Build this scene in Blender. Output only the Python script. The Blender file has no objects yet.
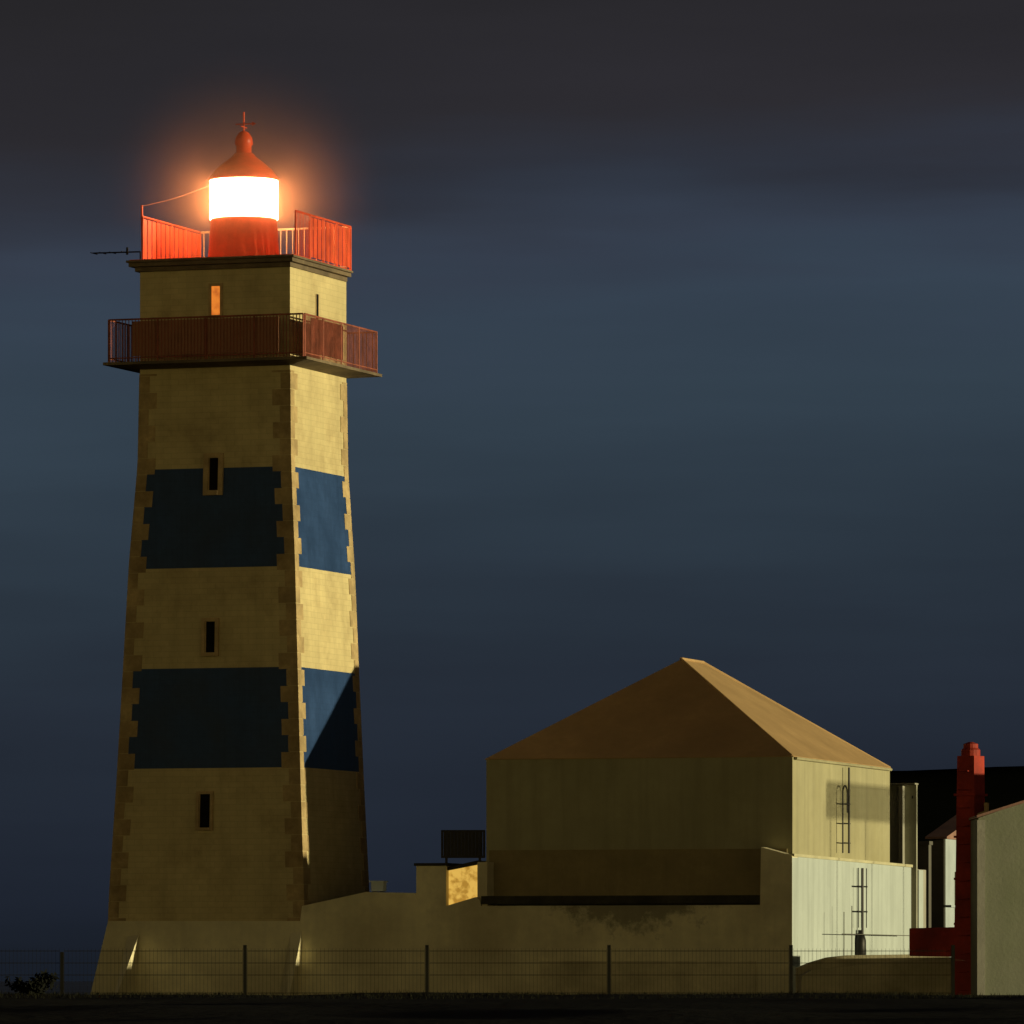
import bpy, bmesh, math, random
from mathutils import Vector, Matrix
random.seed(7)
R = math.radians
scene = bpy.context.scene
COL = scene.collection
F = 6939.0      # focal length in pixels
ZC = 1.6        # camera height
HOR = 980.0     # horizon row in the photograph
DC = 170.0      # camera distance to the tower corner
def pt(px, py, Y):
    D = DC + Y
    return Vector(((px - 512) * D / F, Y, ZC + (HOR - py) * D / F))
def zz(py, Y): return ZC + (HOR - py) * (DC + Y) / F

# ------------------------------------------------------------------ helpers
def link(o, parent=None):
    COL.objects.link(o)
    if parent is not None: o.parent = parent
    return o
def tag(o, label=None, cat=None, group=None, kind=None):
    if label: o['label'] = label
    if cat: o['category'] = cat
    if group: o['group'] = group
    if kind: o['kind'] = kind
    return o
def empty(name, loc, rz=0.0):
    o = bpy.data.objects.new(name, None); o.empty_display_size = .3
    COL.objects.link(o); o.location = loc; o.rotation_euler = (0, 0, rz)
    return o
class MB:
    def __init__(s): s.v = []; s.f = []
    def poly(s, verts, faces):
        b = len(s.v); s.v += [tuple(v) for v in verts]
        s.f += [tuple(i + b for i in f) for f in faces]; return s
    def hexa(s, p):   # 0-3 bottom ring (ccw seen from above), 4-7 top ring
        return s.poly(p, [(3,2,1,0),(4,5,6,7),(0,1,5,4),(1,2,6,5),(2,3,7,6),(3,0,4,7)])
    def box(s, x0, x1, y0, y1, z0, z1):
        return s.hexa([(x0,y0,z0),(x1,y0,z0),(x1,y1,z0),(x0,y1,z0),(x0,y0,z1),(x1,y0,z1),(x1,y1,z1),(x0,y1,z1)])
    def prism_y(s, pts, y0, y1):   # pts (x,z) counter-clockwise seen from -y
        n = len(pts)
        v = [(x, y0, z) for x, z in pts] + [(x, y1, z) for x, z in pts]
        f = [tuple(range(n)), tuple(range(2*n-1, n-1, -1))]
        f += [((i+1)%n, i, i+n, (i+1)%n+n) for i in range(n)]
        return s.poly(v, f)
    def prism_z(s, pts, z0, z1):
        n = len(pts)
        v = [(x, y, z0) for x, y in pts] + [(x, y, z1) for x, y in pts]
        f = [tuple(range(n-1, -1, -1)), tuple(range(n, 2*n))]
        f += [(i, (i+1)%n, (i+1)%n+n, i+n) for i in range(n)]
        return s.poly(v, f)
    def tube(s, a, b, r, r2=None, n=8, caps=True):
        a = Vector(a); b = Vector(b); r2 = r if r2 is None else r2
        d = (b - a).normalized()
        u = d.orthogonal().normalized(); w = d.cross(u)
        v = []
        for c, rr in ((a, r), (b, r2)):
            for i in range(n):
                t = 2*math.pi*i/n
                v.append(c + u*math.cos(t)*rr + w*math.sin(t)*rr)
        f = [(i, (i+1)%n, (i+1)%n+n, i+n) for i in range(n)]
        if caps: f += [tuple(range(n-1, -1, -1)), tuple(range(n, 2*n))]
        return s.poly(v, f)
    def lathe(s, prof, n=48, c=(0,0)):   # prof (r,z) from bottom to top
        v = []; 
        for r, z in prof:
            for i in range(n):
                t = 2*math.pi*i/n
                v.append((c[0]+r*math.cos(t), c[1]+r*math.sin(t), z))
        f = []
        for k in range(len(prof)-1):
            for i in range(n):
                f.append((k*n+i, k*n+(i+1)%n, (k+1)*n+(i+1)%n, (k+1)*n+i))
        f += [tuple(range(n-1, -1, -1)), tuple(range((len(prof)-1)*n, len(prof)*n))]
        return s.poly(v, f)
    def build(s, name, mat, parent=None, smooth=False, bevel=0.0, fix=False):
        me = bpy.data.meshes.new(name); me.from_pydata(s.v, [], s.f); me.update()
        bm = bmesh.new(); bm.from_mesh(me)
        bmesh.ops.recalc_face_normals(bm, faces=bm.faces)
        bm.to_mesh(me); bm.free()
        me.materials.append(mat)
        o = bpy.data.objects.new(name, me); link(o, parent)
        if smooth:
            for p in me.polygons: p.use_smooth = len(p.vertices) < 6
        if bevel:
            m = o.modifiers.new('bevel', 'BEVEL'); m.width = bevel; m.segments = 2; m.limit_method = 'ANGLE'
        return o

# ------------------------------------------------------------------ materials
def mat(name, base, rough=.8, metal=0.0, var=.12, vscale=1.2, dark=None, dark_amt=0.0, dscale=.5,
        streak=0.0, bump=.25, bscale=12.0, tiles=None, stretch=(1,1,1), spec=.3, edge=(.45,.7)):
    m = bpy.data.materials.new(name); m.use_nodes = True
    nt = m.node_tree; N = nt.nodes; L = nt.links
    b = N['Principled BSDF']; b.inputs['Roughness'].default_value = rough
    b.inputs['Metallic'].default_value = metal
    b.inputs['Specular IOR Level'].default_value = spec
    tc = N.new('ShaderNodeTexCoord')
    def noise(scale, detail=6, sc=(1,1,1), rgh=.6):
        mp = N.new('ShaderNodeMapping'); mp.inputs['Scale'].default_value = sc
        L.new(tc.outputs['Object'], mp.inputs['Vector'])
        n = N.new('ShaderNodeTexNoise'); n.inputs['Scale'].default_value = scale
        n.inputs['Detail'].default_value = detail; n.inputs['Roughness'].default_value = rgh
        L.new(mp.outputs[0], n.inputs['Vector']); return n
    def mr(src, a, c, lo, hi):
        r = N.new('ShaderNodeMapRange'); r.inputs[1].default_value = a; r.inputs[2].default_value = c
        r.inputs[3].default_value = lo; r.inputs[4].default_value = hi; L.new(src, r.inputs[0]); return r.outputs[0]
    def mix(fac, A, B, mode='MIX'):
        x = N.new('ShaderNodeMix'); x.data_type = 'RGBA'; x.blend_type = mode
        if isinstance(fac, float): x.inputs[0].default_value = fac
        else: L.new(fac, x.inputs[0])
        for k, val in ((6, A), (7, B)):
            if isinstance(val, tuple): x.inputs[k].default_value = (*val, 1)
            else: L.new(val, x.inputs[k])
        return x.outputs[2]
    n1 = noise(vscale); n2 = noise(vscale*7, 4)
    lo = tuple(max(0, c*(1-var*1.6)) for c in base); hi = tuple(min(1, c*(1+var)) for c in base)
    col = mix(mr(n1.outputs['Fac'], .3, .7, 0, 1), lo, hi)
    col = mix(mr(n2.outputs['Fac'], .3, .7, 0, .45), col, lo)
    if streak:
        ns = noise(3.2, 5, (1, 1, .06))
        col = mix(mr(ns.outputs['Fac'], .45, .75, 0, streak), col, tuple(c*.35 for c in base))
    if dark is not None:
        nd = noise(dscale, 8, stretch, .65)
        col = mix(mr(nd.outputs['Fac'], edge[0], edge[1], 0, dark_amt), col, dark)
    h = n2.outputs['Fac']
    if tiles:
        br = N.new('ShaderNodeTexBrick'); br.inputs['Scale'].default_value = 1.0
        br.inputs['Brick Width'].default_value = tiles[0]; br.inputs['Row Height'].default_value = tiles[1]
        br.inputs['Mortar Size'].default_value = tiles[2]; br.offset = tiles[3]
        br.inputs['Color1'].default_value = (1,1,1,1); br.inputs['Color2'].default_value = (.93,.93,.93,1)
        br.inputs['Mortar'].default_value = (.8,.8,.8,1)
        sx = N.new('ShaderNodeSeparateXYZ'); L.new(tc.outputs['Object'], sx.inputs[0])
        ad = N.new('ShaderNodeMath'); ad.operation = 'ADD'; L.new(sx.outputs[0], ad.inputs[0]); L.new(sx.outputs[1], ad.inputs[1])
        cx = N.new('ShaderNodeCombineXYZ'); L.new(ad.outputs[0], cx.inputs[0]); L.new(sx.outputs[2], cx.inputs[1])
        L.new(cx.outputs[0], br.inputs['Vector'])
        col = mix(1.0, col, br.outputs['Color'], 'MULTIPLY')
    L.new(col, b.inputs['Base Color'])
    nb = noise(bscale, 5)
    bp = N.new('ShaderNodeBump'); bp.inputs['Strength'].default_value = bump; bp.inputs['Distance'].default_value = .03
    L.new(nb.outputs['Fac'], bp.inputs['Height']); L.new(bp.outputs[0], b.inputs['Normal'])
    L.new(mr(n1.outputs['Fac'], .3, .7, max(0, rough-.08), min(1, rough+.08)), b.inputs['Roughness'])
    return m
def emis(name, col, strength, var=0.0, vs=6.0, dark=None):
    m = bpy.data.materials.new(name); m.use_nodes = True
    nt = m.node_tree; N = nt.nodes; L = nt.links
    b = N['Principled BSDF']; b.inputs['Base Color'].default_value = (*[min(1, c*.5) for c in col], 1)
    b.inputs['Emission Color'].default_value = (*col, 1); b.inputs['Emission Strength'].default_value = strength
    if var:
        tc = N.new('ShaderNodeTexCoord'); n = N.new('ShaderNodeTexNoise'); n.inputs['Scale'].default_value = vs
        n.inputs['Detail'].default_value = 3; L.new(tc.outputs['Object'], n.inputs['Vector'])
        r = N.new('ShaderNodeValToRGB'); r.color_ramp.elements[0].position = .36; r.color_ramp.elements[1].position = .56
        r.color_ramp.elements[0].color = (*(dark or tuple(c*(1-var) for c in col)), 1); r.color_ramp.elements[1].color = (*col, 1)
        L.new(n.outputs['Fac'], r.inputs[0]); L.new(r.outputs[0], b.inputs['Emission Color'])
    return m
M = {}
M['cream']  = mat('tower_cream_tile', (.66,.55,.28), .7, var=.12, vscale=.55, streak=.22, dark=(.24,.17,.08), dark_amt=.5, dscale=1.1, tiles=(.42,.14,.006,.5), bump=.35, bscale=9)
M['blue']   = mat('tower_blue_tile', (.030,.068,.175), .42, var=.2, vscale=.9, streak=.3, tiles=(.14,.14,.004,0), bump=.2, bscale=6, spec=.15)
M['quoin']  = mat('quoin_stone', (.50,.37,.18), .85, var=.28, vscale=1.6, dark=(.14,.08,.03), dark_amt=.5, dscale=1.2, bump=.5)
M['cornice']= mat('cornice_stone', (.20,.15,.09), .85, var=.3, vscale=1.5, dark=(.05,.04,.03), dark_amt=.6, dscale=1.0)
M['frame']  = mat('window_stone', (.52,.38,.19), .8, var=.2, vscale=3)
M['pane']   = mat('dark_window', (.008,.007,.006), .7, var=.3, vscale=4, bump=.05, spec=.08)
M['red']    = mat('lantern_red_paint', (.72,.075,.02), .5, var=.15, vscale=2.0, streak=.3, bump=.1)
M['redrail']= mat('railing_red_paint', (.75,.09,.03), .55, var=.22, vscale=2.5, streak=.35, bump=.1)
M['whrail'] = mat('baluster_pale_paint', (.8,.5,.3), .5, var=.1, bump=.05)
M['brail']  = mat('balcony_rust_red', (.34,.10,.06), .7, var=.3, vscale=3.0, bump=.1)
M['bpanel'] = mat('balcony_rust_panel', (.42,.16,.11), .75, var=.2, vscale=1.5, dark=(.12,.03,.02), dark_amt=.8, dscale=2.2, stretch=(1,1,.5), edge=(.52,.62))
M['bsheet'] = mat('balcony_brown_sheet', (.42,.20,.12), .8, var=.2, vscale=1.5, dark=(.16,.07,.04), dark_amt=.6, dscale=1.5, bump=.1)
M['dmetal'] = mat('dark_metal', (.03,.028,.026), .5, metal=.6, var=.2, bump=.05)
M['bwall']  = mat('house_ochre_plaster', (.375,.35,.21), .9, var=.10, vscale=.5, streak=.30, dark=(.22,.19,.08), dark_amt=.3, dscale=.4, bump=.15)
M['roof']   = mat('orange_roof', (.46,.30,.135), .85, var=.12, vscale=.8, dark=(.28,.18,.08), dark_amt=.3, dscale=.6, bump=.06, bscale=18)
M['white']  = mat('whitewashed_plaster', (.44,.495,.47), .9, var=.07, vscale=.5, streak=.32, bump=.15)
M['fort']   = mat('fort_wall_plaster', (.80,.73,.47), .92, var=.14, vscale=.6, streak=.18, dark=(.26,.20,.11), dark_amt=.45, dscale=.35, bump=.4, bscale=5)
M['fortf']  = mat('fort_front_plaster', (.80,.73,.47), .92, var=.14, vscale=.6, streak=.18, dark=(.26,.20,.11), dark_amt=.45, dscale=.35, bump=.4, bscale=5)
M['wbase']  = mat('wall_base_plaster', (.66,.59,.37), .92, var=.16, dark=(.20,.16,.09), dark_amt=.5, dscale=.5)
M['shadeband']= mat('shade_band_dark', (.30,.24,.12), .92, var=.15, streak=.2)  # dark tone for the shading on the building's lower front
M['darkcap']  = mat('shade_gap_cap', (.055,.05,.03), .95, var=.4, vscale=1.2, bump=.6)  # dark colour painted for the shadow gap, reused on caps
M['coping'] = mat('coping_pale', (.50,.47,.30), .9, var=.15)
M['grey']   = mat('annex_grey_plaster', (.34,.33,.27), .9, var=.15, vscale=.8, streak=.4)
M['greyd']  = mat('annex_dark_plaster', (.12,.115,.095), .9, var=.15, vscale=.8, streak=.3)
M['greyd2'] = mat('annex_mid_plaster', (.40,.40,.30), .9, var=.15, vscale=.8, streak=.5)
M['shed']   = mat('shed_green_plaster', (.25,.26,.19), .92, var=.12, vscale=.3, streak=.15, dark=(.15,.19,.09), dark_amt=.6, dscale=.22)
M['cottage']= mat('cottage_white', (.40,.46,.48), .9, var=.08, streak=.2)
M['croof']  = mat('cottage_roof', (.30,.17,.13), .85, var=.2)
M['pillar'] = mat('red_steel_paint', (.46,.045,.022), .75, var=.28, vscale=1.2, dark=(.12,.01,.006), dark_amt=.7, dscale=.9)
M['conc']   = mat('ramp_concrete', (.62,.56,.36), .92, var=.18, vscale=.9, dark=(.16,.14,.07), dark_amt=.6, dscale=.7, bump=.4)
M['fence']  = mat('fence_dark_green', (.014,.013,.009), .9, var=.2, bump=.05, spec=.05)
M['ground'] = mat('dark_earth_grass', (.020,.019,.012), .97, var=.4, vscale=.35, bump=.9, bscale=3.0, spec=.1)
M['ggrass'] = mat('dark_grass', (.018,.018,.010), .97, var=.4, bump=0, spec=.05)
M['hill']   = mat('dark_hill_scrub', (.006,.007,.005), 1.0, var=.4, vscale=.05, bump=0, spec=0)
M['sea']    = mat('night_sea', (.010,.016,.030), .35, var=.2, vscale=.02, bump=.3, bscale=.3)
M['leaf']   = mat('scrub_leaf', (.008,.009,.006), .9, var=.4, bump=.1, spec=.1)
M['bark']   = mat('scrub_stem', (.02,.015,.01), .9)
M['box']    = mat('pale_box_paint', (.62,.70,.72), .6, var=.05)
M['lamp']   = emis('lantern_glass_glow', (1.0,.68,.34), 26.0)
M['litw']   = emis('window_glow_orange', (.85,.24,.03), .9, .6, 5.0, (.55,.13,.02))
M['cheek_glow'] = emis('cheek_light_yellow', (.72,.44,.085), .95, .5, 6.5, (.40,.21,.03))  # emission stands in for light falling on the merlon cheek

def stain(m, cx, w, ztop, h):
    nt = m.node_tree; N = nt.nodes; L = nt.links; b = N['Principled BSDF']
    src = b.inputs['Base Color'].links[0].from_socket
    def ma(op, a, c, cl=False):
        n = N.new('ShaderNodeMath'); n.operation = op; n.use_clamp = cl
        for i, v in enumerate((a, c)):
            if v is None: continue
            if isinstance(v, (int, float)): n.inputs[i].default_value = v
            else: L.new(v, n.inputs[i])
        return n.outputs[0]
    tc = N.new('ShaderNodeTexCoord'); s = N.new('ShaderNodeSeparateXYZ'); L.new(tc.outputs['Object'], s.inputs[0])
    n = N.new('ShaderNodeTexNoise'); n.inputs['Scale'].default_value = 1.6; n.inputs['Detail'].default_value = 9; n.inputs['Roughness'].default_value = .75
    L.new(tc.outputs['Object'], n.inputs[0])
    fx = ma('SUBTRACT', 1.0, ma('DIVIDE', ma('ABSOLUTE', ma('SUBTRACT', s.outputs[0], cx), None), w), True)
    fz = ma('SUBTRACT', 1.0, ma('DIVIDE', ma('SUBTRACT', ztop, s.outputs[2]), h), True)
    f = ma('MULTIPLY', fz, ma('ADD', ma('MULTIPLY', fx, 1.1), .25))
    f = ma('MULTIPLY', ma('SUBTRACT', ma('ADD', f, ma('MULTIPLY', ma('SUBTRACT', n.outputs['Fac'], .5), 2.2)), .55), 3.0, True)
    f = ma('MULTIPLY', f, ma('MULTIPLY', fz, 3.0, True))
    x = N.new('ShaderNodeMix'); x.data_type = 'RGBA'; L.new(ma('MULTIPLY', f, .62), x.inputs[0]); L.new(src, x.inputs[6])
    x.inputs[7].default_value = (.05,.045,.03,1); L.new(x.outputs[2], b.inputs['Base Color'])
# ------------------------------------------------------------------ ground, sea, hill
def sheet(name, xs, ys, fn, m):
    v = [(x, y, fn(x, y)) for y in ys for x in xs]; nx = len(xs)
    f = [(j*nx+i, j*nx+i+1, (j+1)*nx+i+1, (j+1)*nx+i) for j in range(len(ys)-1) for i in range(nx-1)]
    b = MB(); b.poly(v, f); o = b.build(name, m); 
    for p in o.data.polygons: p.use_smooth = True
    return o
from mathutils import noise as mn
def hgt(x, y):
    d = y + DC
    t = min(1, max(0, (d - 8) / 84)); t = t*t*(3-2*t)
    z = t * 1.385
    if d > 100: z -= min(.40, (d-100)*.02)
    z += .05 * mn.noise(Vector((x*.35, y*.35, 0))) * min(1, t*2+.1)
    if y > 45:
        z -= (y-45)*.05
    return z
xs = [-3000,-800,-300,-120,-60,-40] + [-30 + i*.6 for i in range(101)] + [40,60,120,300,800,3000]
ys = [-400,-260,-200] + [-175+i*1.2 for i in range(92)] + [-62+i*4 for i in range(40)] + [120, 150]
tag(sheet('ground', xs, ys, hgt, M['ground']), kind='structure')
sea = sheet('sea', [-9000,-3000,0,3000,9000], [90,600,3000,14000], lambda x,y: -1.2, M['sea'])
tag(sea, kind='structure')
def hill(x, y):
    h = zz(770, 70) + .25*mn.noise(Vector((x*.12, 0, 0)))
    e = min(1, max(0, (x-4)/7.0)); e = e*e*(3-2*e)
    g = min(1, max(0, (y-55)/12)); g = math.sin(g*math.pi/2)
    return -1.5 + (h+1.5) * e * g + .004*(x-10)*e*g
tag(sheet('hill', [2,4,5,6,7,8,9,10,11]+[12+i*1.5 for i in range(40)]+[90,140,260], [55+i for i in range(16)]+[80,120,200], hill, M['hill']), kind='structure')

# ------------------------------------------------------------------ lighthouse
H0 = 1.98
TC = Vector((-6.666, 2.517, 1.0))
root = empty('lighthouse', TC, R(-19))
tag(root, 'tall square lighthouse with two blue bands and a glowing red-capped lantern', 'lighthouse')
ZB = 1.0
prof_px = [(258,0),(360,0),(460,.035),(560,.20),(670,.315),(780,.435),(885,.565),(925,.60),(1004,.62)]
prof = [(zz(py, -.2)-ZB, H0+e) for py, e in prof_px][::-1]
def hw(z):
    for (z0,h0),(z1,h1) in zip(prof, prof[1:]):
        if z <= z1: 
            t = (z-z0)/(z1-z0); return h0+(h1-h0)*max(0,t)
    return prof[-1][1]
def hb(z): return H0+(hw(z)-H0)*.15
def zf(py): return zz(py, 0.6)-ZB         # a height read off the front face
def zs(py, Y=1.0): return zz(py, Y)-ZB
b = MB(); vs = []; fs = []
zl = sorted(set([p[0] for p in prof] + [prof[0][0]+i*.5 for i in range(1, 36) if prof[0][0]+i*.5 < prof[-1][0]]))
for z in zl:
    h = hw(z); k_ = hb(z); vs += [(-h,-h,z),(h,-h,z),(h,k_,z),(-h,k_,z)]
for k in range(len(zl)-1):
    for i in range(4): fs.append((k*4+i, k*4+(i+1)%4, (k+1)*4+(i+1)%4, (k+1)*4+i))
fs += [(3,2,1,0), tuple(len(zl)*4-4+i for i in range(4))]
b.poly(vs, fs).build('shaft', M['cream'], root)
def onface(face, u, z, off):
    h = hw(z)+off
    return {'f': (u,-h,z), 'r': (h,u,z), 'b': (-u,hb(z)+off,z), 'l': (-h,-u,z)}[face]
def slab(mb, face, u0, u1, z0, z1, off0, off1, rel=False):
    P = []
    for z in (z0, z1):
        k = hw(z) if rel else 0
        kb = hb(z) if rel else 0
        a = (u0-(kb if face=='l' else k)) if rel else u0; c = (u1+(kb if face=='r' else k)) if rel else u1
        P += [onface(face,a,z,off1), onface(face,c,z,off1), onface(face,c,z,off0), onface(face,a,z,off0)]
    return mb.hexa(P)
# blue bands: one painted panel on each face
TH = .405
bands = [(zf(568), zf(468)), (zf(768.5), zf(668.5))]
for z0, z1 in bands:
    for face in 'frbl':
        mb = MB(); n = 8
        for i in range(n):
            slab(mb, face, .26, -.26, z0+(z1-z0)*i/n, z0+(z1-z0)*(i+1)/n, -.05, .004, rel=True)
        mb.build('blue_band', M['blue'], root)
# quoins: toothed corner stones running up each edge
def quoins(sx, sy):
    mb = MB(); z = zf(1000); k = 0; top = zf(372)
    while z < top:
        z1 = min(z+TH-.012, top)
        lf, lr = (.46,.27) if k % 2 == 0 else (.27,.46)
        j = random.uniform(-.025,.025); P = []
        for q in (z, z1):
            h = hw(q); o = h+.012
            hy = h if sy < 0 else hb(q)
            xa, xb = sx*(h-lf-j), sx*o; ya, yb = sy*(hy+.012), sy*(hy-lr+j)
            P += [(xa,ya,q),(xb,ya,q),(xb,yb,q),(xa,yb,q)]
        mb.hexa(P); z += TH; k += 1
    return mb
for sx in (-1,1):
    for sy in (-1,1):
        quoins(sx, sy).build('quoins', M['quoin'], root)
# mirrored teeth so that blocks alternate long and short on the visible faces
# windows on the front and the right face
def window(face, u, z0, z1, w, fr, pane, depth=.06, hood=False):
    fo = MB()
    if fr:
        slab(fo, face, u-w/2-fr, u-w/2, z0-fr, z1+fr, -.06, depth)
        slab(fo, face, u+w/2, u+w/2+fr, z0-fr, z1+fr, -.06, depth)
        slab(fo, face, u-w/2, u+w/2, z1, z1+fr, -.06, depth)
        slab(fo, face, u-w/2, u+w/2, z0-fr, z0, -.06, depth+.03)
    else:
        slab(fo, face, u-w/2-.03, u-w/2, z0, z1, -.06, .012)
        slab(fo, face, u+w/2, u+w/2+.03, z0, z1, -.06, .012)
    o = fo.build('window', M['frame'], root)
    p = MB(); slab(p, face, u-w/2, u+w/2, z0, z1, -.05, .008)
    p.build('pane', pane, o)
    if pane is M['pane'] and face == 'f':
        c = MB(); slab(c, face, u-w/2+.0, u-w/2+.025, z0, z1, .01, .035)
        c.build('shutter', M['frame'], o)
    return o
def uf(px, py):   # px on the front face -> u (local x)
    # solve by stepping
    z = zf(py); best = None
    for i in range(-60, 61):
        u = i*.035; h = hw(z)
        c, s = math.cos(R(-19)), math.sin(R(-19))
        X = TC.x + u*c - (-h)*s; Y = TC.y + u*s + (-h)*c
        e = abs(512 + X*F/(DC+Y) - px)
        if best is None or e < best[0]: best = (e, u)
    return best[1]
lw = window('f', uf(216,300), zf(315), zf(286), .23, .07, M['litw'], .04)
lw['label'] = 'narrow window lit orange from inside'
window('f', uf(213.5,475), zf(490.5), zf(458), .27, .12, M['pane'], .07)
window('f', uf(210.5,637), zf(653), zf(622), .27, .09, M['pane'], .07)
window('f', uf(205.5,810), zf(828), zf(794.5), .30, .07, M['pane'], .07)
window('r', -.10, zs(318), zs(291), .16, 0, M['pane'])
# cornice: two stepped slabs and the gallery deck
zt = zs(256.0, -.4)
mb = MB(); h = H0
mb.box(-h-.10,h+.05,-h-.10,h-.05, zt-.22, zt-.11)
mb.box(-h-.22,h+.15,-h-.22,h-.04, zt-.107, zt-.01)
mb.box(-h-.27,h+.20,-h-.27,h-.03, zt-.007, zt+.05)
mb.build('cornice', M['cornice'], root, bevel=.01)
MB().box(-h-.2,h+.17,-h-.2,h-.06, zt+.053, zt+.07).build('added_bounce_deck', M['redrail'], root)  # bright red deck added to bounce lantern light onto the drum
zd = zt+.07
# gallery railing: sheet panels on both sides, open balusters at the back
g = H0-.05; rh = 1.08
def railbars(mb, a, c, z0, z1, step, r, closed=True):
    a = Vector(a); c = Vector(c); n = max(1, int((c-a).length/step))
    for i in range(n+1):
        p = a.lerp(c, i/n); mb.tube((p.x,p.y,z0),(p.x,p.y,z1), r, n=5)
for side, name in ((-1,'side_railing'), (1,'side_railing')):
    mb = MB(); x = -g if side < 0 else H0+.13
    # top rail and posts
    mb.tube((x,-g,zd+rh),(x,g,zd+rh), .028)
    for i in range(5):
        y = -g+2*g*i/4; mb.tube((x,y,zd),(x,y,zd+rh), .03)
    o = mb.build(name, M['redrail'], root)
    pm = MB(); n = 26; seg = 2*g/n
    for i in range(n):
        if side == 1 and i < 7: continue
        y0 = -g+i*seg+.006; y1 = y0+seg-.012; off = .004 if i % 2 else .018
        pm.box(x+off-.012, x+off, y0, y1, zd+.05, zd+rh-.05)
    pm.build('sheet_panel', M['redrail'], o)
    if side == 1:
        q = MB(); railbars(q, (x,-g+.05,0),(x,-g+7*seg,0), zd, zd+rh-.02, .09, .011); q.build('baluster', M['redrail'], o)
mb = MB()
g2 = H0+.10
mb.tube((-g+.03,g,zd+rh),(g2,g,zd+rh), .028); mb.tube((-g+.03,g,zd+.08),(g2,g,zd+.08), .02)
railbars(mb, (-g+.1,g,0),(g2-.08,g,0), zd, zd+rh-.02, .155, .016)
mb.build('back_railing', M['whrail'], root)
# corner pole, stay wire and horizontal aerial
mb = MB(); mb.tube((-g,-g,zd),(-g-.02,-g,zd+rh+.28), .03); mb.build('corner_pole', M['redrail'], root)
mb = MB(); A = Vector((-g-.02,-g,zd+rh+.26)); C2 = Vector((-.85,-.2, zs(183,2)))
prev = A
for i in range(1, 13):
    t = i/12; p = A.lerp(C2, t); p.z -= .05*math.sin(math.pi*t); mb.tube(prev, p, .011, n=5, caps=False); prev = p
mb.build('stay_cable', M['brail'], root)
mb = MB(); za = zs(251, 1)
y0 = -H0-.1
mb.tube((-g, y0, za), (-g-1.3, y0+.1, za+.02), .018)
for t in (.35,.6,.8,.98):
    x = -g-1.3*t; mb.tube((x,y0-.12,za+.01),(x,y0+.3,za+.01), .012)
mb.tube((-g-.35,y0,za-.06),(-g-.35,y0,za+.12), .03)
mb.tube((-g,y0,za),(-g,y0,zd), .02)
mb.build('aerial', M['dmetal'], root)
# lantern room
zy = lambda py: zs(py, 2.5)
drum = MB().lathe([(.93,zd),(.93,zd+.06),(.90,zd+.10),(.825,zy(220.5)),(.825,zy(219.5))], 48).build('lantern', M['red'], root, smooth=True)
zg0, zg1 = zy(219.5), zy(181)
MB().lathe([(.85,zg0),(.85,zg1)], 48).build('lantern_glass', M['lamp'], drum, smooth=True)
zr = zg1
MB().lathe([(.885,zr),(.895,zr+.05),(.84,zr+.10),(.70,zr+.28),(.50,zr+.45),(.30,zr+.60),(.24,zr+.68)], 48).build('lantern_roof', M['red'], drum, smooth=True)
MB().lathe([(.19,zr+.68),(.19,zy(146)),(.23,zy(144)),(.21,zy(138)),(.13,zy(133)),(.05,zy(131))], 24).build('roof_vent', M['red'], drum, smooth=True)
mb = MB(); mb.tube((0,0,zy(131)),(0,0,zy(112)), .022)
mb.tube((-.22,0,zy(124)),(.22,0,zy(124)), .015); mb.tube((0,-.2,zy(127)),(0,.2,zy(127)), .015)
mb.poly([(.22,-.005,zy(126)),(.33,-.005,zy(124)),(.22,-.005,zy(122)),(.22,.005,zy(126)),(.33,.005,zy(124)),(.22,.005,zy(122))],[(0,1,2),(5,4,3),(0,3,4,1),(1,4,5,2),(2,5,3,0)])
mb.build('weather_vane', M['red'], drum)
# balcony
bh = H0+.70; zb = zs(356, -.9); br = zs(313,-.9)
mb = MB()
mb.prism_z([(-bh,-bh),(bh,-bh),(bh,bh),(-bh,bh)], zb-.07, zb)
mb.poly([(-bh+.05,-bh+.05,zb-.073),(bh-.05,-bh+.05,zb-.073),(bh-.05,bh-.05,zb-.073),(-bh+.05,bh-.05,zb-.073),
         (-H0-.06,-H0-.06,zb-.14),(H0+.06,-H0-.06,zb-.14),(H0+.06,H0+.06,zb-.14),(-H0-.06,H0+.06,zb-.14)],
        [(0,1,2,3),(7,6,5,4),(1,0,4,5),(2,1,5,6),(3,2,6,7),(0,3,7,4)])
bal = mb.build('balcony', M['cornice'], root)
q = bh-.10
for a, c in (((-q,-q),(q,-q)), ((q,-q),(q,q)), ((q,q),(-q,q)), ((-q,q),(-q,-q))):
    mb = MB(); d = Vector((c[0]-a[0], c[1]-a[1], 0)).normalized()*.03
    A = Vector((*a,0))+d; C3 = Vector((*c,0))-d
    mb.tube((A.x,A.y,br),(C3.x,C3.y,br), .022); mb.tube((A.x,A.y,zb+.10),(C3.x,C3.y,zb+.10), .016)
    railbars(mb, A, C3, zb, br-.02, .085, .0115)
    for t in (0,.25,.5,.75,1):
        p = A.lerp(C3,t); mb.tube((p.x,p.y,zb),(p.x,p.y,br), .024)
    mb.build('balcony_railing', M['brail'], bal)
mb = MB(); y0 = -q+.5
for i in range(4):
    mb.box(q-.035, q-.015, y0+i*.56+.01, y0+(i+1)*.56-.01, zb+.14, br-.05)
mb.build('railing_sheet', M['bpanel'], bal)
mb = MB(); mb.box(-q+.62, q-.68, -q+.02, -q+.035, zb+.14, br-.05)
mb.build('railing_sheet', M['bsheet'], bal)

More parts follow.
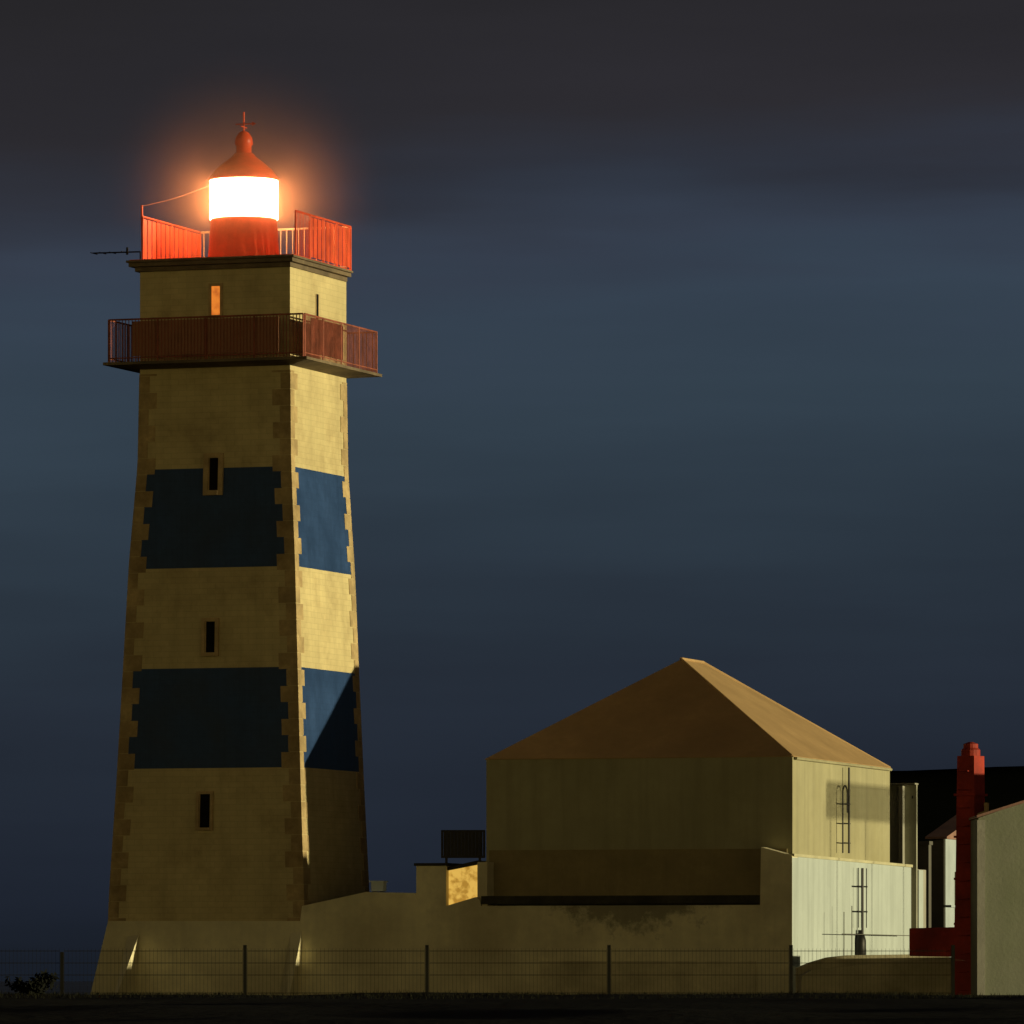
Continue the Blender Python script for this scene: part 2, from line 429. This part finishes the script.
# ------------------------------------------------------------------ hip-roofed building
BR = R(-17)
BC = pt(792.5, 900, -3.74); BC.z = 1.0
W, DP = 7.68, 9.7
root = empty('hip_roofed_building', BC, BR)
tag(root, 'ochre building with a hipped orange roof and a ladder on its lit side', 'building')
e = zz(756, -3.74)-1.0
ap = zz(659, .9)-1.0
MB().box(-W,0,0,DP,0,e-.02).build('wall', M['bwall'], root)
o = .03; rx = -W/2; ry0 = W/2; ry1 = DP-W/2
mb = MB(); mb.poly([(-W-o,-o,e-.018),(o,-o,e-.018),(o,DP+o,e-.018),(-W-o,DP+o,e-.018),(-W-o,-o,e),(o,-o,e),(o,DP+o,e),(-W-o,DP+o,e),(rx,ry0,ap),(rx,ry1,ap)],
  [(3,2,1,0),(0,1,5,4),(1,2,6,5),(2,3,7,6),(3,0,4,7),(4,5,8),(5,6,9,8),(6,7,9),(7,4,8,9)])
mb.build('roof', M['roof'], root)
mb = MB(); Rf = Vector((rx,ry0,ap+.01)); Rb = Vector((rx,ry1,ap+.01)); mb.tube(Rf, Rb, .045, n=6)
for c_, q_ in (((0,0,e),Rf),((0,DP,e),Rb),((-W,DP,e),Rb)): mb.tube(c_, q_, .035, n=6)
mb.build('ridge_caps', M['roof'], root)
MB().tube((.06,.1,e-.05),(.06,DP-.1,e-.05), .035, n=8).build('gutter', M['bwall'], root)
def sidecoord(px, X0, ang):   # distance along a receding side wall that shows at column px
    c, s = math.cos(-ang), math.sin(-ang)
    t = (px-512)/F
    return (t*(DC+X0.y)-X0.x)/(s - t*c)
# ladder with hooped top on the lit side wall
def ladder(mb, x, y0, y1, z0, z1, step=.3):
    for y in (y0,y1):
        mb.tube((x+.16,y,z0),(x+.16,y,z1), .022, n=6)
        for z in (z0+.3, (z0+z1)/2, z1-.2): mb.tube((x-.02,y,z),(x+.16,y,z), .014, n=5)
    z = z0+.15
    while z < z1: mb.tube((x+.16,y0,z),(x+.16,y1,z), .014, n=5); z += step
ya = sidecoord(836.5, BC, BR)
D1 = DC+BC.y+ya
zlo = zz(853, BC.y+ya)-1; zhi = zz(767, BC.y+ya)-1
mb = MB(); w_ = .62
mb.tube((.16,ya+w_,zlo),(.16,ya+w_,zhi), .030, n=6)
zt2 = zhi-.62
mb.tube((.16,ya,zlo),(.16,ya,zt2), .022, n=6)
pr = Vector((.16,ya,zt2))
for k in range(1,7):
    t = math.pi*k/6; p = Vector((.16, ya+.22-.22*math.cos(t), zt2+.16*math.sin(t))); mb.tube(pr, p, .02, n=5, caps=False); pr = p
mb.tube(pr, (.16,ya+.44,zt2-.5), .018, n=5)
z = zlo+.25
while z < zt2: mb.tube((.16,ya-.03,z),(.16,ya+w_+.12,z), .015, n=5); mb.tube((-.01,ya+w_,z),(.16,ya+w_,z), .015, n=5); z += .48
mb.build('ladder', M['dmetal'], root)
yp = sidecoord(876, BC, BR)
# ------------------------------------------------------------------ fort wall (front curtain + white side)
CC = pt(792, 900, -4.42); CC.z = 1.0
root = empty('fort_wall', CC, BR)
tag(root, 'long low fort wall linking tower foot to whitewashed side under the building', 'wall')
def yat(lx): return CC.y - lx*math.sin(-BR) if False else CC.y + lx*math.sin(BR)
def lx(px):   # local x on the front plane for an image column
    t = (px-512)/F; c, s = math.cos(BR), math.sin(BR)
    return (t*(DC+CC.y)-CC.x)/(c - t*s)
def lz(py, x, dy=0): return zz(py, CC.y + x*math.sin(BR)+dy)-1.0
def P(px, py): x = lx(px); return (x, lz(py, x))
WL = sidecoord(911, CC, BR)
T_ = .55
base = -.2
xl = lx(108)
# curtain front: outline goes along the top with its steps
pts = [(lx(86), base), (0, base), (0, lz(855.5,0)), P(761,847), P(760,905), P(481,906), P(480,900), P(476,897), P(446,906), P(418,905), P(415,893), P(366,892), P(302,906), P(300,921), P(108,921)]
MB().prism_y(pts, 0, T_).build('front_wall', M['fortf'], root)
# band of the wall behind the step, higher, its dark colour painting the shadow gap
x0, x1 = lx(481), lx(760)
MB().box(x0, x1-.003, .02, T_+.05, lz(905,x0)+.02, lz(895,x1)).build('shade_gap_cap', M['darkcap'], root)
MB().box(lx(540), lx(756), -.05, 0.0, base, lz(961,lx(650))).build('wall_base', M['wbase'], root)
stain(M['fortf'], lx(632), 3.0, lz(904,lx(632)), 1.25)
# white side wall
zc0 = lz(856.5,0); yfar = WL
sc = math.cos(BR)
zc1 = zz(867.5, CC.y+WL*sc)-1
mb = MB(); t0 = .5
mb.hexa([(-t0,T_+.003,base),(0.004,.0+T_+.003,base),(0.004,WL,base),(-t0,WL,base),(-t0,T_+.003,zc0-.0),(0.004,T_+.003,zc0),(0.004,WL,zc1),(-t0,WL,zc1)])
sw = mb.build('side_wall', M['white'], root); sw['label'] = 'whitewashed side face of the wall'
MB().box(.0,.004,.004,T_,base,zc0-.02).build('side_return', M['white'], root)
mb = MB(); mb.hexa([(-t0-.05,.02,zc0+.003),(.05,.02,zc0+.003),(.05,WL,zc1+.003),(-t0-.05,WL,zc1+.003),(-t0-.05,.02,zc0+.07),(.05,.02,zc0+.07),(.05,WL,zc1+.07),(-t0-.05,WL,zc1+.07)])
mb.build('coping', M['coping'], root)
# recessed end bays beyond the white side
yA = WL+.003; y2 = sidecoord(926, CC, BR)
MB().box(-t0,-.12,yA,y2+.5,base,zc1-.03).build('end_bay', M['grey'], root)
MB().box(-.10,-.02, sidecoord(919.5,CC,BR), sidecoord(919.5,CC,BR)+.5, base, zc1-.05).build('pilaster', M['white'], root)
# flat ground between wall and building (terrace)
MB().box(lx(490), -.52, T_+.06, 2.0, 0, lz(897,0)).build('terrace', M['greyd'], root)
MB().box(lx(481)+.01, lx(760)+.5, T_+.08, T_+.3, lz(900,0), lz(848.5,lx(700))).build('lower_shade_band', M['shadeband'], root)  # dark box added to paint the shading low on the building
# merlon block and its glowing cheek panel
mx0, mx1 = lx(416), lx(446)
zm0 = lz(866, mx0); zmb = lz(905, mx0)
MB().box(mx0, mx1, .02, 1.3, zmb-.3, zm0).build('merlon', M['fort'], root)
MB().box(mx0+.003-.05, mx1+.05, -.02, 1.35, zm0+.003, zm0+.07).build('merlon_cap', M['darkcap'], root)
# glowing panel stands in for light on the splayed cheek, rising to the right
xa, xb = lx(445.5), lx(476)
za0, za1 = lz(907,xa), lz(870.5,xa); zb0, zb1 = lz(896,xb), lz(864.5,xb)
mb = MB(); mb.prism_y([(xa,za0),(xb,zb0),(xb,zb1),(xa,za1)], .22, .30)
lit = mb.build('cheek_glow_panel', M['cheek_glow'], root); lit['label'] = 'glowing yellow panel added for the light on the merlon cheek'
MB().box(xb+.004, lx(486), .1, 1.0, zmb-.3, lz(862,xb)).build('end_pier', M['fort'], root)
MB().prism_y([(xa+.01,za1+.004),(xb,zb1+.004),(xb,zb1+.10),(xa+.01,za1+.08)], .1, 1.0).build('lintel', M['darkcap'], root)
# two battered wedge buttresses whose right cheeks catch the light
def wedge(px, pyt, dep):
    x = lx(px); zt_ = lz(pyt, x); z0 = base; k = (zt_-z0)/(zt_-lz(975,x))
    b_ = MB(); lean = -.05*k; dep *= k
    b_.poly([(x+lean,0.01,z0),(x+lean,-dep,z0),(x,0.01,zt_),(x+lean-.6,0.01,z0),(x-.3,.01,zt_-.05)], [(0,1,2),(1,3,4,2),(0,3,1),(0,2,4,3)])
    return b_.build('buttress', M['fort'], root)
wedge(302, 930, .50)
wedge(139, 934, .92)
# low footing course
# downpipe ladder, handrail and canister by the white wall
yl = sidecoord(853, CC, BR); yl2 = sidecoord(861, CC, BR)
mb = MB(); zlo = zz(952, CC.y+yl)-1; zhi = zz(868, CC.y+yl)-1
mb.tube((.14,(yl+yl2)/2,zlo),(.14,(yl+yl2)/2,zhi), .035, n=6)
for y in (yl,yl2): mb.tube((.14,y,zlo+.6),(.14,y,zhi), .012, n=5)
z = zlo+1.0
while z < zhi:
    mb.tube((.14,yl-.15,z),(.14,yl2+.05,z), .02, n=5); mb.tube((0,(yl+yl2)/2,z),(.14,(yl+yl2)/2,z), .02, n=5); z += .62
mb.build('wall_ladder', M['dmetal'], root)
mb = MB()
for px in (840, 848):
    y = sidecoord(px-16, CC, BR); mb.tube((.5,y,base),(.5,y,zz(906 if px==848 else 912, CC.y+y)-1), .012, n=6)
ya_ = sidecoord(822,CC,BR); yb_ = sidecoord(897,CC,BR)
mb.tube((.5,ya_,zz(934,CC.y+ya_)-1),(.5,yb_,zz(936,CC.y+yb_)-1), .010, n=6)
hr = mb.build('handrail', M['greyd'], root)
for v_ in []: pass

ycan = sidecoord(858, CC, BR)
cp = CC + Matrix.Rotation(BR,3,'Z') @ Vector((.75, ycan, 0))
zcb = zz(957, cp.y); zct = zz(930, cp.y)
can = MB().lathe([(.10,zcb),(.15,zcb+.06),(.15,zcb+(zct-zcb)*.62),(.11,zcb+(zct-zcb)*.82),(.05,zcb+(zct-zcb)*.88),(.05,zct)], 20).build('gas_canister', M['dmetal'], None, smooth=True)
for v_ in can.data.vertices: v_.co.z -= zcb
can.location = ((860-512)*(DC+cp.y)/F, cp.y, zcb)
tag(can, 'small dark rounded canister standing at the foot of the white wall ladder', 'canister')

# ------------------------------------------------------------------ small things on the wall
# white box on the wall beside the tower
c = CC + Matrix.Rotation(BR,3,'Z') @ Vector((lx(376), .2, lz(892,lx(376))))
r_ = empty('utility_box', c, BR)
tag(r_, 'small pale box on the wall top at the right foot of the tower', 'box')
MB().box(-.16,.16,-.12,.14,0.02,.24).build('casing', M['box'], r_, bevel=.01)
MB().box(-.19,.19,-.15,.17,.243,.275).build('lid', M['box'], r_)
MB().box(-.12,-.06,-.1,.1,0,.02).build('foot', M['dmetal'], r_)
MB().box(.06,.12,-.1,.1,0,.02).build('foot', M['dmetal'], r_)
# dark slatted screen left of the building
c = pt(441, 858, -.6); c2 = pt(486, 858, -.6)
hh = (858-830)*169.4/F; ww = c2.x-c.x-.02
r_ = empty('slatted_screen', c, R(-4))
tag(r_, 'dark slatted screen above the added yellow glow panel, left of the building', 'screen')
mb = MB()
for (a0,a1,b0,b1) in ((0,ww,0,.05),(0,ww,hh-.05,hh),(0,.05,.05,hh-.05),(ww-.05,ww,.05,hh-.05)): mb.box(a0,a1,0,.06,b0,b1)
mb.build('frame', M['dmetal'], r_)
mb = MB(); n = 11
for i in range(n):
    x = .06+(ww-.12)*i/n; mb.box(x, x+(ww-.12)/n*.96, .015,.045,.05,hh-.05)
mb.build('slats', M['dmetal'], r_)
mb = MB()
for x in (.1, ww-.16): mb.box(x,x+.06,.0,.06,-1.6,0)
mb.build('post', M['dmetal'], r_)

# ------------------------------------------------------------------ annex behind the building
AX = pt(893, 900, 12); 
def local_root(name, px, Y, rz, label, cat):
    o = empty(name, (pt(px,900,Y).x, Y, .6), rz); tag(o, label, cat); return o
r_ = local_root('annex', 893, 7.5, BR, 'narrow grey annex with a pale vertical pier behind the hipped building', 'building')
D_ = 177.5
k = D_/F; zt_ = zz(785, 7.5)-.6
MB().box(-1.2, 24*k, 0, .12, 0, zt_).build('wall', M['greyd2'], r_)
MB().box(8*k, 12*k, -.22, -.003, 0, zt_-.03).build('pier', M['grey'], r_)
MB().box(-1.25, 24*k+.02, -.24, .14, zt_+.003, zt_+.04).build('coping', M['grey'], r_)
MB().box(.50,.53,-.03,-.003,zt_-.35,zt_-.28).build('vent', M['dmetal'], r_)
r_ = local_root('block_outbuilding', 916, 14, BR, 'low dark flat-roofed outbuilding between the annex and the white cottage', 'building')
D_ = 184; k = D_/F
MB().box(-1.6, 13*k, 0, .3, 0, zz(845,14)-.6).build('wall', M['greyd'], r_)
MB().box(-1.65, 13*k+.03, -.05, .35, zz(845,14)-.597, zz(845,14)-.5).build('roof', M['greyd'], r_)

# ------------------------------------------------------------------ white cottage
r_ = local_root('white_cottage', 944, 16, R(-17), 'small white gabled cottage partly hidden by the red steel column', 'cottage')
D_ = 186; k = D_/F
ez = zz(839,16)-.6
fw = 16*k/math.cos(R(17))
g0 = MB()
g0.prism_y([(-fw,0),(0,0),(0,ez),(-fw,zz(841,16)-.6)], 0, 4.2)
g0.build('wall', M['greyd'], r_).name = 'wall'  # dark plaster stands in for shade on the white cottage's front
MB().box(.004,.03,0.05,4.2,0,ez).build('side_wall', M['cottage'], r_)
mb = MB(); mb.poly([(-fw-.05,-.08,ez+.003),(.10,-.08,ez+.003),(.10,4.3,ez+.003),(-fw-.05,4.3,ez+.003),(-fw-.05,-.08,ez+.06),(.10,-.08,ez+.06),(.10,4.3,ez+.06),(-fw-.05,4.3,ez+.06),(-fw-.05,3.6,ez+.75),(.10,3.6,ez+.75)],
   [(3,2,1,0),(0,1,5,4),(5,9,8,4),(9,6,7,8),(1,2,6,9,5),(3,0,4,8,7)])
mb.build('roof', M['croof'], r_)
w_ = MB().box(.031,.06,1.1,1.9,ez*.30,ez*.82).build('window', M['cornice'], r_)
MB().box(.061,.075,1.2,1.8,ez*.34,ez*.78).build('pane', M['pane'], w_)
MB().box(.031,.20,0.0,4.2,zz(905,16)-.6-.06,zz(905,16)-.6).build('ledge', M['cottage'], r_)

# ------------------------------------------------------------------ red steel column with a side arm
c = pt(965.5, 995, -10); 
r_ = empty('red_steel_column', (c.x+.12, c.y, 0.9), R(-31))
tag(r_, 'tall red steel column with a thick horizontal arm beside the green-lit shed', 'column')
k = 160/F
def ring(w, d, z): return [(-w,-d,z),(w,-d,z),(w,d,z),(-w,d,z)]
def pz(py): return zz(py,-10)-.9
mb = MB(); lv = [(13.0,1004),(12.0,960),(10.5,900),(9.8,820),(9.2,756)]
for (w0,p0),(w1,p1) in zip(lv, lv[1:]): mb.hexa(ring(w0*k*1.03,w0*k*1.2,pz(p0))+ring(w1*k*1.03,w1*k*1.2,pz(p1)-.002))
col_ = mb.build('shaft', M['pillar'], r_)
MB().lathe([(.22,pz(756)),(.22,pz(750)),(.17,pz(748)),(.17,pz(744)),(.05,pz(742))], 16).build('cap', M['pillar'], r_)
mb = MB()
for py in (925, 880, 838, 796): mb.box(-.27,.27,-.33,.33,pz(py),pz(py)+.05)
mb.build('collar', M['pillar'], r_)
mb = MB(); mb.hexa([(-1.5,-.2,pz(956)),(-.2,-.2,pz(957)),(-.2,.2,pz(957)),(-1.5,.2,pz(956)),(-1.5,-.2,pz(928)),(-.2,-.2,pz(927)),(-.2,.2,pz(927)),(-1.5,.2,pz(928))])
mb.build('arm', M['pillar'], r_, bevel=.02)
mb = MB()
for k_ in range(13):
    z = pz(990)+k_*.42; mb.tube((-.12,-.33,z),(-.12,-.40,z), .012, n=5); mb.tube((.12,-.33,z),(.12,-.40,z), .012, n=5); mb.tube((-.13,-.40,z),(.13,-.40,z), .013, n=5)
mb.build('rungs', M['pillar'], r_)
mb = MB(); mb.tube((.2,-.1,pz(815)),(.46,-.1,pz(812)), .03); mb.tube((.46,-.1,pz(816)),(.46,-.1,pz(803)), .06)
mb.build('lamp_bracket', M['frame'], r_)

# ------------------------------------------------------------------ green-lit shed at the right edge
sx0 = (978.5-512)*157/F; Ys = -13
r_ = empty('monopitch_shed', (sx0, Ys, .9), R(0))
tag(r_, 'shed with rising roofline and greenish plaster front at the right edge', 'shed')
def sz(py): return zz(py, Ys)-.9
xw = lambda px: (px-978.5)*157/F
pts = [(0,0),(5.3,0),(5.3,sz(770)),(xw(1060),sz(790)),(xw(1024),sz(803)),(xw(1000),sz(810.5)),(0,sz(818))]
MB().prism_y(pts, 0, 4.2).build('wall', M['shed'], r_)
rp = pts[2:]
top = [(x+(.04 if i==0 else (-.04 if i==len(rp)-1 else 0)), z+.003) for i,(x,z) in enumerate(rp)]
MB().prism_y(top + [(x,z+.06) for x,z in reversed(top)], -.05, 4.25).build('roof', M['croof'], r_)
MB().box(-.03, xw(985), -.03,-.003,0,sz(820)).build('corner_pilaster', M['grey'], r_)

# ------------------------------------------------------------------ low concrete ramp block in front of the white wall
Yr = -8.0
def rx_(px): return (px-512)*(DC+Yr)/F
r0 = pt(794, 1000, Yr)
r_ = empty('concrete_ramp', (r0.x, Yr, .9), 0)
tag(r_, 'low sloping concrete ramp block in front of the white side wall', 'ramp')
q = lambda px, py: (rx_(px)-r0.x, zz(py,Yr)-.9)
mb = MB(); mb.prism_y([q(799,1008), q(955,1008), q(955,957), q(900,961), q(840,967), q(812,970), q(802,976)], 0, 1.6); mb.build('front_block', M['conc'], r_)
mb = MB(); mb.prism_y([q(796,1006), q(954,1006), q(954,953.5), q(850,955), q(832,957), q(815,962), q(800,968)], 1.603, 3.3); mb.build('upper_block', M['conc'], r_)
MB().box(-.03,.05,.3,.38,0,q(796,966)[1]).build('edge_post', M['white'], r_)

# ------------------------------------------------------------------ mesh fence
YF = -70.0; kf = 100/F
r_ = empty('mesh_fence', (pt(245,1000,YF).x, YF, 1.2), 0)
tag(r_, 'low dark welded mesh fence running along the front of the site', 'fence')
x0f = pt(245,0,YF).x
cols = [-120, 62, 245, 427, 609, 791, 953]
zf_ = lambda py: zz(py,YF)-1.2
for i, px in enumerate(cols):
    x = (px-512)*kf - x0f
    w = .025
    mb = MB(); mb.box(x-w,x+w,-.03,.03,-.25,zf_(945 if i>1 else 952)); mb.build('post', M['fence'], r_)
for a, c in zip(cols, cols[1:]):
    xa = (a-512)*kf-x0f+.035; xb = (c-512)*kf-x0f-.035
    mb = MB()
    for z in (zf_(951), zf_(963), zf_(975), zf_(993)):
        mb.box(xa,xb,-.007,.007,z-.0045,z+.0045)
    n = int((xb-xa)/.055)
    for j in range(n+1):
        x = xa+(xb-xa)*j/n; mb.box(x-.0015,x+.0015,-.010,-.0075,-.15,zf_(948.5))
    mb.build('mesh_panel', M['fence'], r_)

# ------------------------------------------------------------------ scrub at the left end of the bank
def shrub(px, py, Y, s, n, label):
    c = pt(px, py, Y); r_ = empty('shrub', c, 0); tag(r_, label, 'shrub', )
    mb = MB(); st = MB()
    for i in range(9):
        a = random.uniform(0,6.28); l = s*random.uniform(.6,1.1)
        p = Vector((math.cos(a)*l*.9, math.sin(a)*l*.6, l*.75)); st.tube((0,0,-.15), p, .012, .004, n=5)
        for j in range(n):
            t = random.uniform(.3,1.05); w = p*t + Vector([random.gauss(0,s*.16) for _ in range(3)])
            d = Vector([random.gauss(0,1) for _ in range(3)]).normalized(); u = d.orthogonal().normalized()
            L_ = random.uniform(.03,.07)
            mb.poly([w-u*L_*.4, w-d*L_, w+u*L_*.4, w+d*L_], [(0,1,2,3)])
    mb.build('foliage', M['leaf'], r_); st.build('stem', M['bark'], r_)
shrub(30, 996, -72, .34, 60, 'low dark leafy shrub on the bank at the left edge')

# ------------------------------------------------------------------ rough grass on the bank
gm = MB()
for i in range(9000):
    x = random.uniform(-8.5, 8.5); y = random.uniform(-84, -69); 
    if mn.noise(Vector((x*.5, y*.3, 4))) < -.15 and random.random() < .8: continue
    z = hgt(x, y)-.01; h_ = random.uniform(.02, .065)*(1+.8*max(0, mn.noise(Vector((x*.8, y*.5, 1))))); a = random.uniform(0, math.pi); w_ = .006
    dx, dy = math.cos(a)*w_, math.sin(a)*w_; lx_, ly_ = random.gauss(0,.02), random.gauss(0,.02)
    gm.poly([(x-dx,y-dy,z),(x+dx,y+dy,z),(x+lx_,y+ly_,z+h_)], [(0,1,2)])
tag(gm.build('grass', M['ggrass']), 'rough dark grass on the bank in front', 'grass', kind='stuff')

# ------------------------------------------------------------------ canopy added out of view to throw the band of shade on the building
cy = BC.y + 2.0
# p coordinate of a point = X sin a + Y cos a for the light's azimuth
AZ = 16.5
def byp(X, p): return (p - X*math.sin(R(AZ)))/math.cos(R(AZ))
s0 = sidecoord(826, BC, BR)
cb = BC + Matrix.Rotation(BR,3,'Z') @ Vector((0,s0,0)); p0 = cb.x*math.sin(R(AZ))+cb.y*math.cos(R(AZ))
Xk = 21.0
EL = 0.7
zk1 = zz(784, BC.y+6) + (Xk-8)*math.tan(R(EL)); zk0 = zz(820, BC.y+6) + (Xk-8)*math.tan(R(EL))
r_ = empty('added_shade_caster', (Xk, byp(Xk,p0), .9), 0)
tag(r_, 'unseen added canopy with deep fascia on thin posts', 'shade_caster')
MB().box(.035,.5,0,11,zk1-.94,zk1-.91).build('caster_slab', M['grey'], r_)
mb = MB(); z = zk0-.9
while z < zk1-.9: mb.box(0,.03,0,11,z,z+.026); z += .05
fa_ = mb.build('shade_slats', M['grey'], r_)
for (x,y) in ((.2,.4),(.4,4),(.2,7.5),(.4,10.6)):
    MB().tube((x,y,-.2),(x,y,zk0-.9),.022).build('post', M['dmetal'], r_)

# ------------------------------------------------------------------ scattering volume added to give the lit lantern its halo
def halo():
    c = Vector((TC.x, TC.y, zz(198,2.5)))
    rad = 4.2
    bm = bmesh.new(); bmesh.ops.create_icosphere(bm, subdivisions=4, radius=rad)
    me = bpy.data.meshes.new('halo_volume'); bm.to_mesh(me); bm.free()
    o = bpy.data.objects.new('halo_volume', me); COL.objects.link(o); o.location = c
    tag(o, 'added mist glowing orange around the lit lantern', 'halo', kind='stuff')
    m = bpy.data.materials.new('halo'); m.use_nodes = True
    nt = m.node_tree; N = nt.nodes; L = nt.links
    N.remove(N['Principled BSDF'])
    v = N.new('ShaderNodeVolumePrincipled'); v.inputs['Color'].default_value = (.98,.42,.24,1)
    v.inputs['Anisotropy'].default_value = .2
    tc = N.new('ShaderNodeTexCoord'); ln = N.new('ShaderNodeVectorMath'); ln.operation = 'LENGTH'
    L.new(tc.outputs['Object'], ln.inputs[0])
    r = N.new('ShaderNodeMapRange'); r.inputs[1].default_value = .7; r.inputs[2].default_value = rad; r.inputs[3].default_value = 1; r.inputs[4].default_value = 0
    L.new(ln.outputs['Value'], r.inputs[0])
    p_ = N.new('ShaderNodeMath'); p_.operation = 'POWER'; p_.inputs[1].default_value = 3.2; L.new(r.outputs[0], p_.inputs[0])
    q_ = N.new('ShaderNodeMath'); q_.operation = 'MULTIPLY'; q_.inputs[1].default_value = .27; L.new(p_.outputs[0], q_.inputs[0])
    L.new(q_.outputs[0], v.inputs['Density'])
    L.new(v.outputs[0], N['Material Output'].inputs['Volume'])
    me.materials.append(m)
halo()

# ------------------------------------------------------------------ light
sl = bpy.data.lights.new('sun', 'SUN'); sl.energy = 4.2; sl.angle = R(.8); sl.color = (1.0,.88,.52)
so = bpy.data.objects.new('sun', sl); COL.objects.link(so)
d = Vector((-math.cos(R(AZ))*math.cos(R(EL)), math.sin(R(AZ))*math.cos(R(EL)), -math.sin(R(EL))))
so.rotation_euler = d.to_track_quat('-Z','Y').to_euler()

w = bpy.data.worlds.new('World'); scene.world = w; w.use_nodes = True
nt = w.node_tree; N = nt.nodes; L = nt.links
bg = N['Background']; bg.inputs['Strength'].default_value = 1.0
tc = N.new('ShaderNodeTexCoord'); sp = N.new('ShaderNodeSeparateXYZ'); L.new(tc.outputs['Generated'], sp.inputs[0])
def math_(op, a, c=None, cl=False):
    n = N.new('ShaderNodeMath'); n.operation = op; n.use_clamp = cl
    for i, val in enumerate((a, c)):
        if val is None: continue
        if isinstance(val, (int, float)): n.inputs[i].default_value = val
        else: L.new(val, n.inputs[i])
    return n.outputs[0]
def wnoise(scale, sc, detail=3):
    mp = N.new('ShaderNodeMapping'); mp.inputs['Scale'].default_value = sc; L.new(tc.outputs['Generated'], mp.inputs[0])
    n = N.new('ShaderNodeTexNoise'); n.inputs['Scale'].default_value = scale; n.inputs['Detail'].default_value = detail
    n.inputs['Roughness'].default_value = .5
    L.new(mp.outputs[0], n.inputs[0]); return n.outputs['Fac']
n1 = wnoise(10, (1,1,4)); n2 = wnoise(14, (1,1,9), 4)
zz_ = math_('ADD', sp.outputs[2], math_('MULTIPLY', math_('SUBTRACT', n1, .5), .022))
zz_ = math_('ADD', zz_, math_('MULTIPLY', math_('SUBTRACT', n2, .5), .016))
zz_ = math_('SUBTRACT', zz_, math_('MULTIPLY', sp.outputs[0], .07))
rp = N.new('ShaderNodeValToRGB'); L.new(math_('MULTIPLY', zz_, 5.0), rp.inputs[0])
cr = rp.color_ramp
def s2l(c): return tuple(((x/255)/12.92 if x/255 <= .04045 else ((x/255+.055)/1.055)**2.4) for x in c)
stops = [(-.02,(18,22,30)),(.002,(23,29,38)),(.018,(29,36,48)),(.045,(36,45,57)),(.062,(42,54,66)),(.082,(49,63,76)),(.096,(52,65,80)),(.104,(51,60,75)),(.114,(45,49,60)),(.124,(43,42,48)),(.145,(38,37,41)),(.20,(24,24,30))]
cr.elements[0].position = 0; cr.elements[1].position = 1
cr.elements[0].color = (*s2l(stops[0][1]),1); cr.elements[1].color = (*s2l(stops[-1][1]),1)
for z, c in stops[1:-1]:
    el = cr.elements.new(max(0,z*5)); el.color = (*s2l(c),1)
# warm glow of the town behind the camera
gl = math_('MULTIPLY', sp.outputs[1], -1.0)
mr_ = N.new('ShaderNodeMapRange'); mr_.interpolation_type = 'SMOOTHSTEP'; mr_.inputs[1].default_value = .0; mr_.inputs[2].default_value = .7; L.new(gl, mr_.inputs[0])
mz = N.new('ShaderNodeMapRange'); mz.inputs[1].default_value = 0; mz.inputs[2].default_value = .22; mz.inputs[3].default_value = 1; mz.inputs[4].default_value = 0; L.new(sp.outputs[2], mz.inputs[0])
fac = math_('MULTIPLY', mr_.outputs[0], mz.outputs[0], True)
mx = N.new('ShaderNodeMix'); mx.data_type = 'RGBA'; L.new(fac, mx.inputs[0]); 
n3 = wnoise(8, (1,1,9), 5)
mr3 = N.new('ShaderNodeMapRange'); mr3.inputs[1].default_value = .3; mr3.inputs[2].default_value = .7; mr3.inputs[3].default_value = .91; mr3.inputs[4].default_value = 1.07; L.new(n3, mr3.inputs[0])
sc_ = N.new('ShaderNodeVectorMath'); sc_.operation = 'SCALE'; L.new(rp.outputs[0], sc_.inputs[0]); L.new(mr3.outputs[0], sc_.inputs['Scale'])
L.new(sc_.outputs[0], mx.inputs[6]); mx.inputs[7].default_value = (1.0,.765,.27,1)
# the sky model itself, turned right down for the night
sk = N.new('ShaderNodeTexSky'); sk.sky_type = 'NISHITA'; sk.sun_disc = False; sk.sun_elevation = R(EL); sk.sun_rotation = R(90+AZ)
ad = N.new('ShaderNodeMix'); ad.data_type = 'RGBA'; ad.blend_type = 'ADD'; ad.inputs[0].default_value = .002
L.new(mx.outputs[2], ad.inputs[6]); L.new(sk.outputs[0], ad.inputs[7]); L.new(ad.outputs[2], bg.inputs['Color'])

# ------------------------------------------------------------------ camera and view
cam = bpy.data.cameras.new('camera'); co = bpy.data.objects.new('camera', cam); COL.objects.link(co)
co.location = (0, -DC, ZC); co.rotation_euler = (R(90), 0, 0)
cam.sensor_width = 36; cam.lens = 36*F/1024; cam.shift_y = (HOR-512)/1024
cam.clip_start = .5; cam.clip_end = 30000
scene.camera = co
scene.view_settings.view_transform = 'Standard'; scene.view_settings.look = 'None'
scene.view_settings.exposure = 0; scene.view_settings.gamma = 1
scene.cycles.volume_step_rate = 1.0; scene.cycles.volume_max_steps = 128
scene.cycles.max_bounces = 6
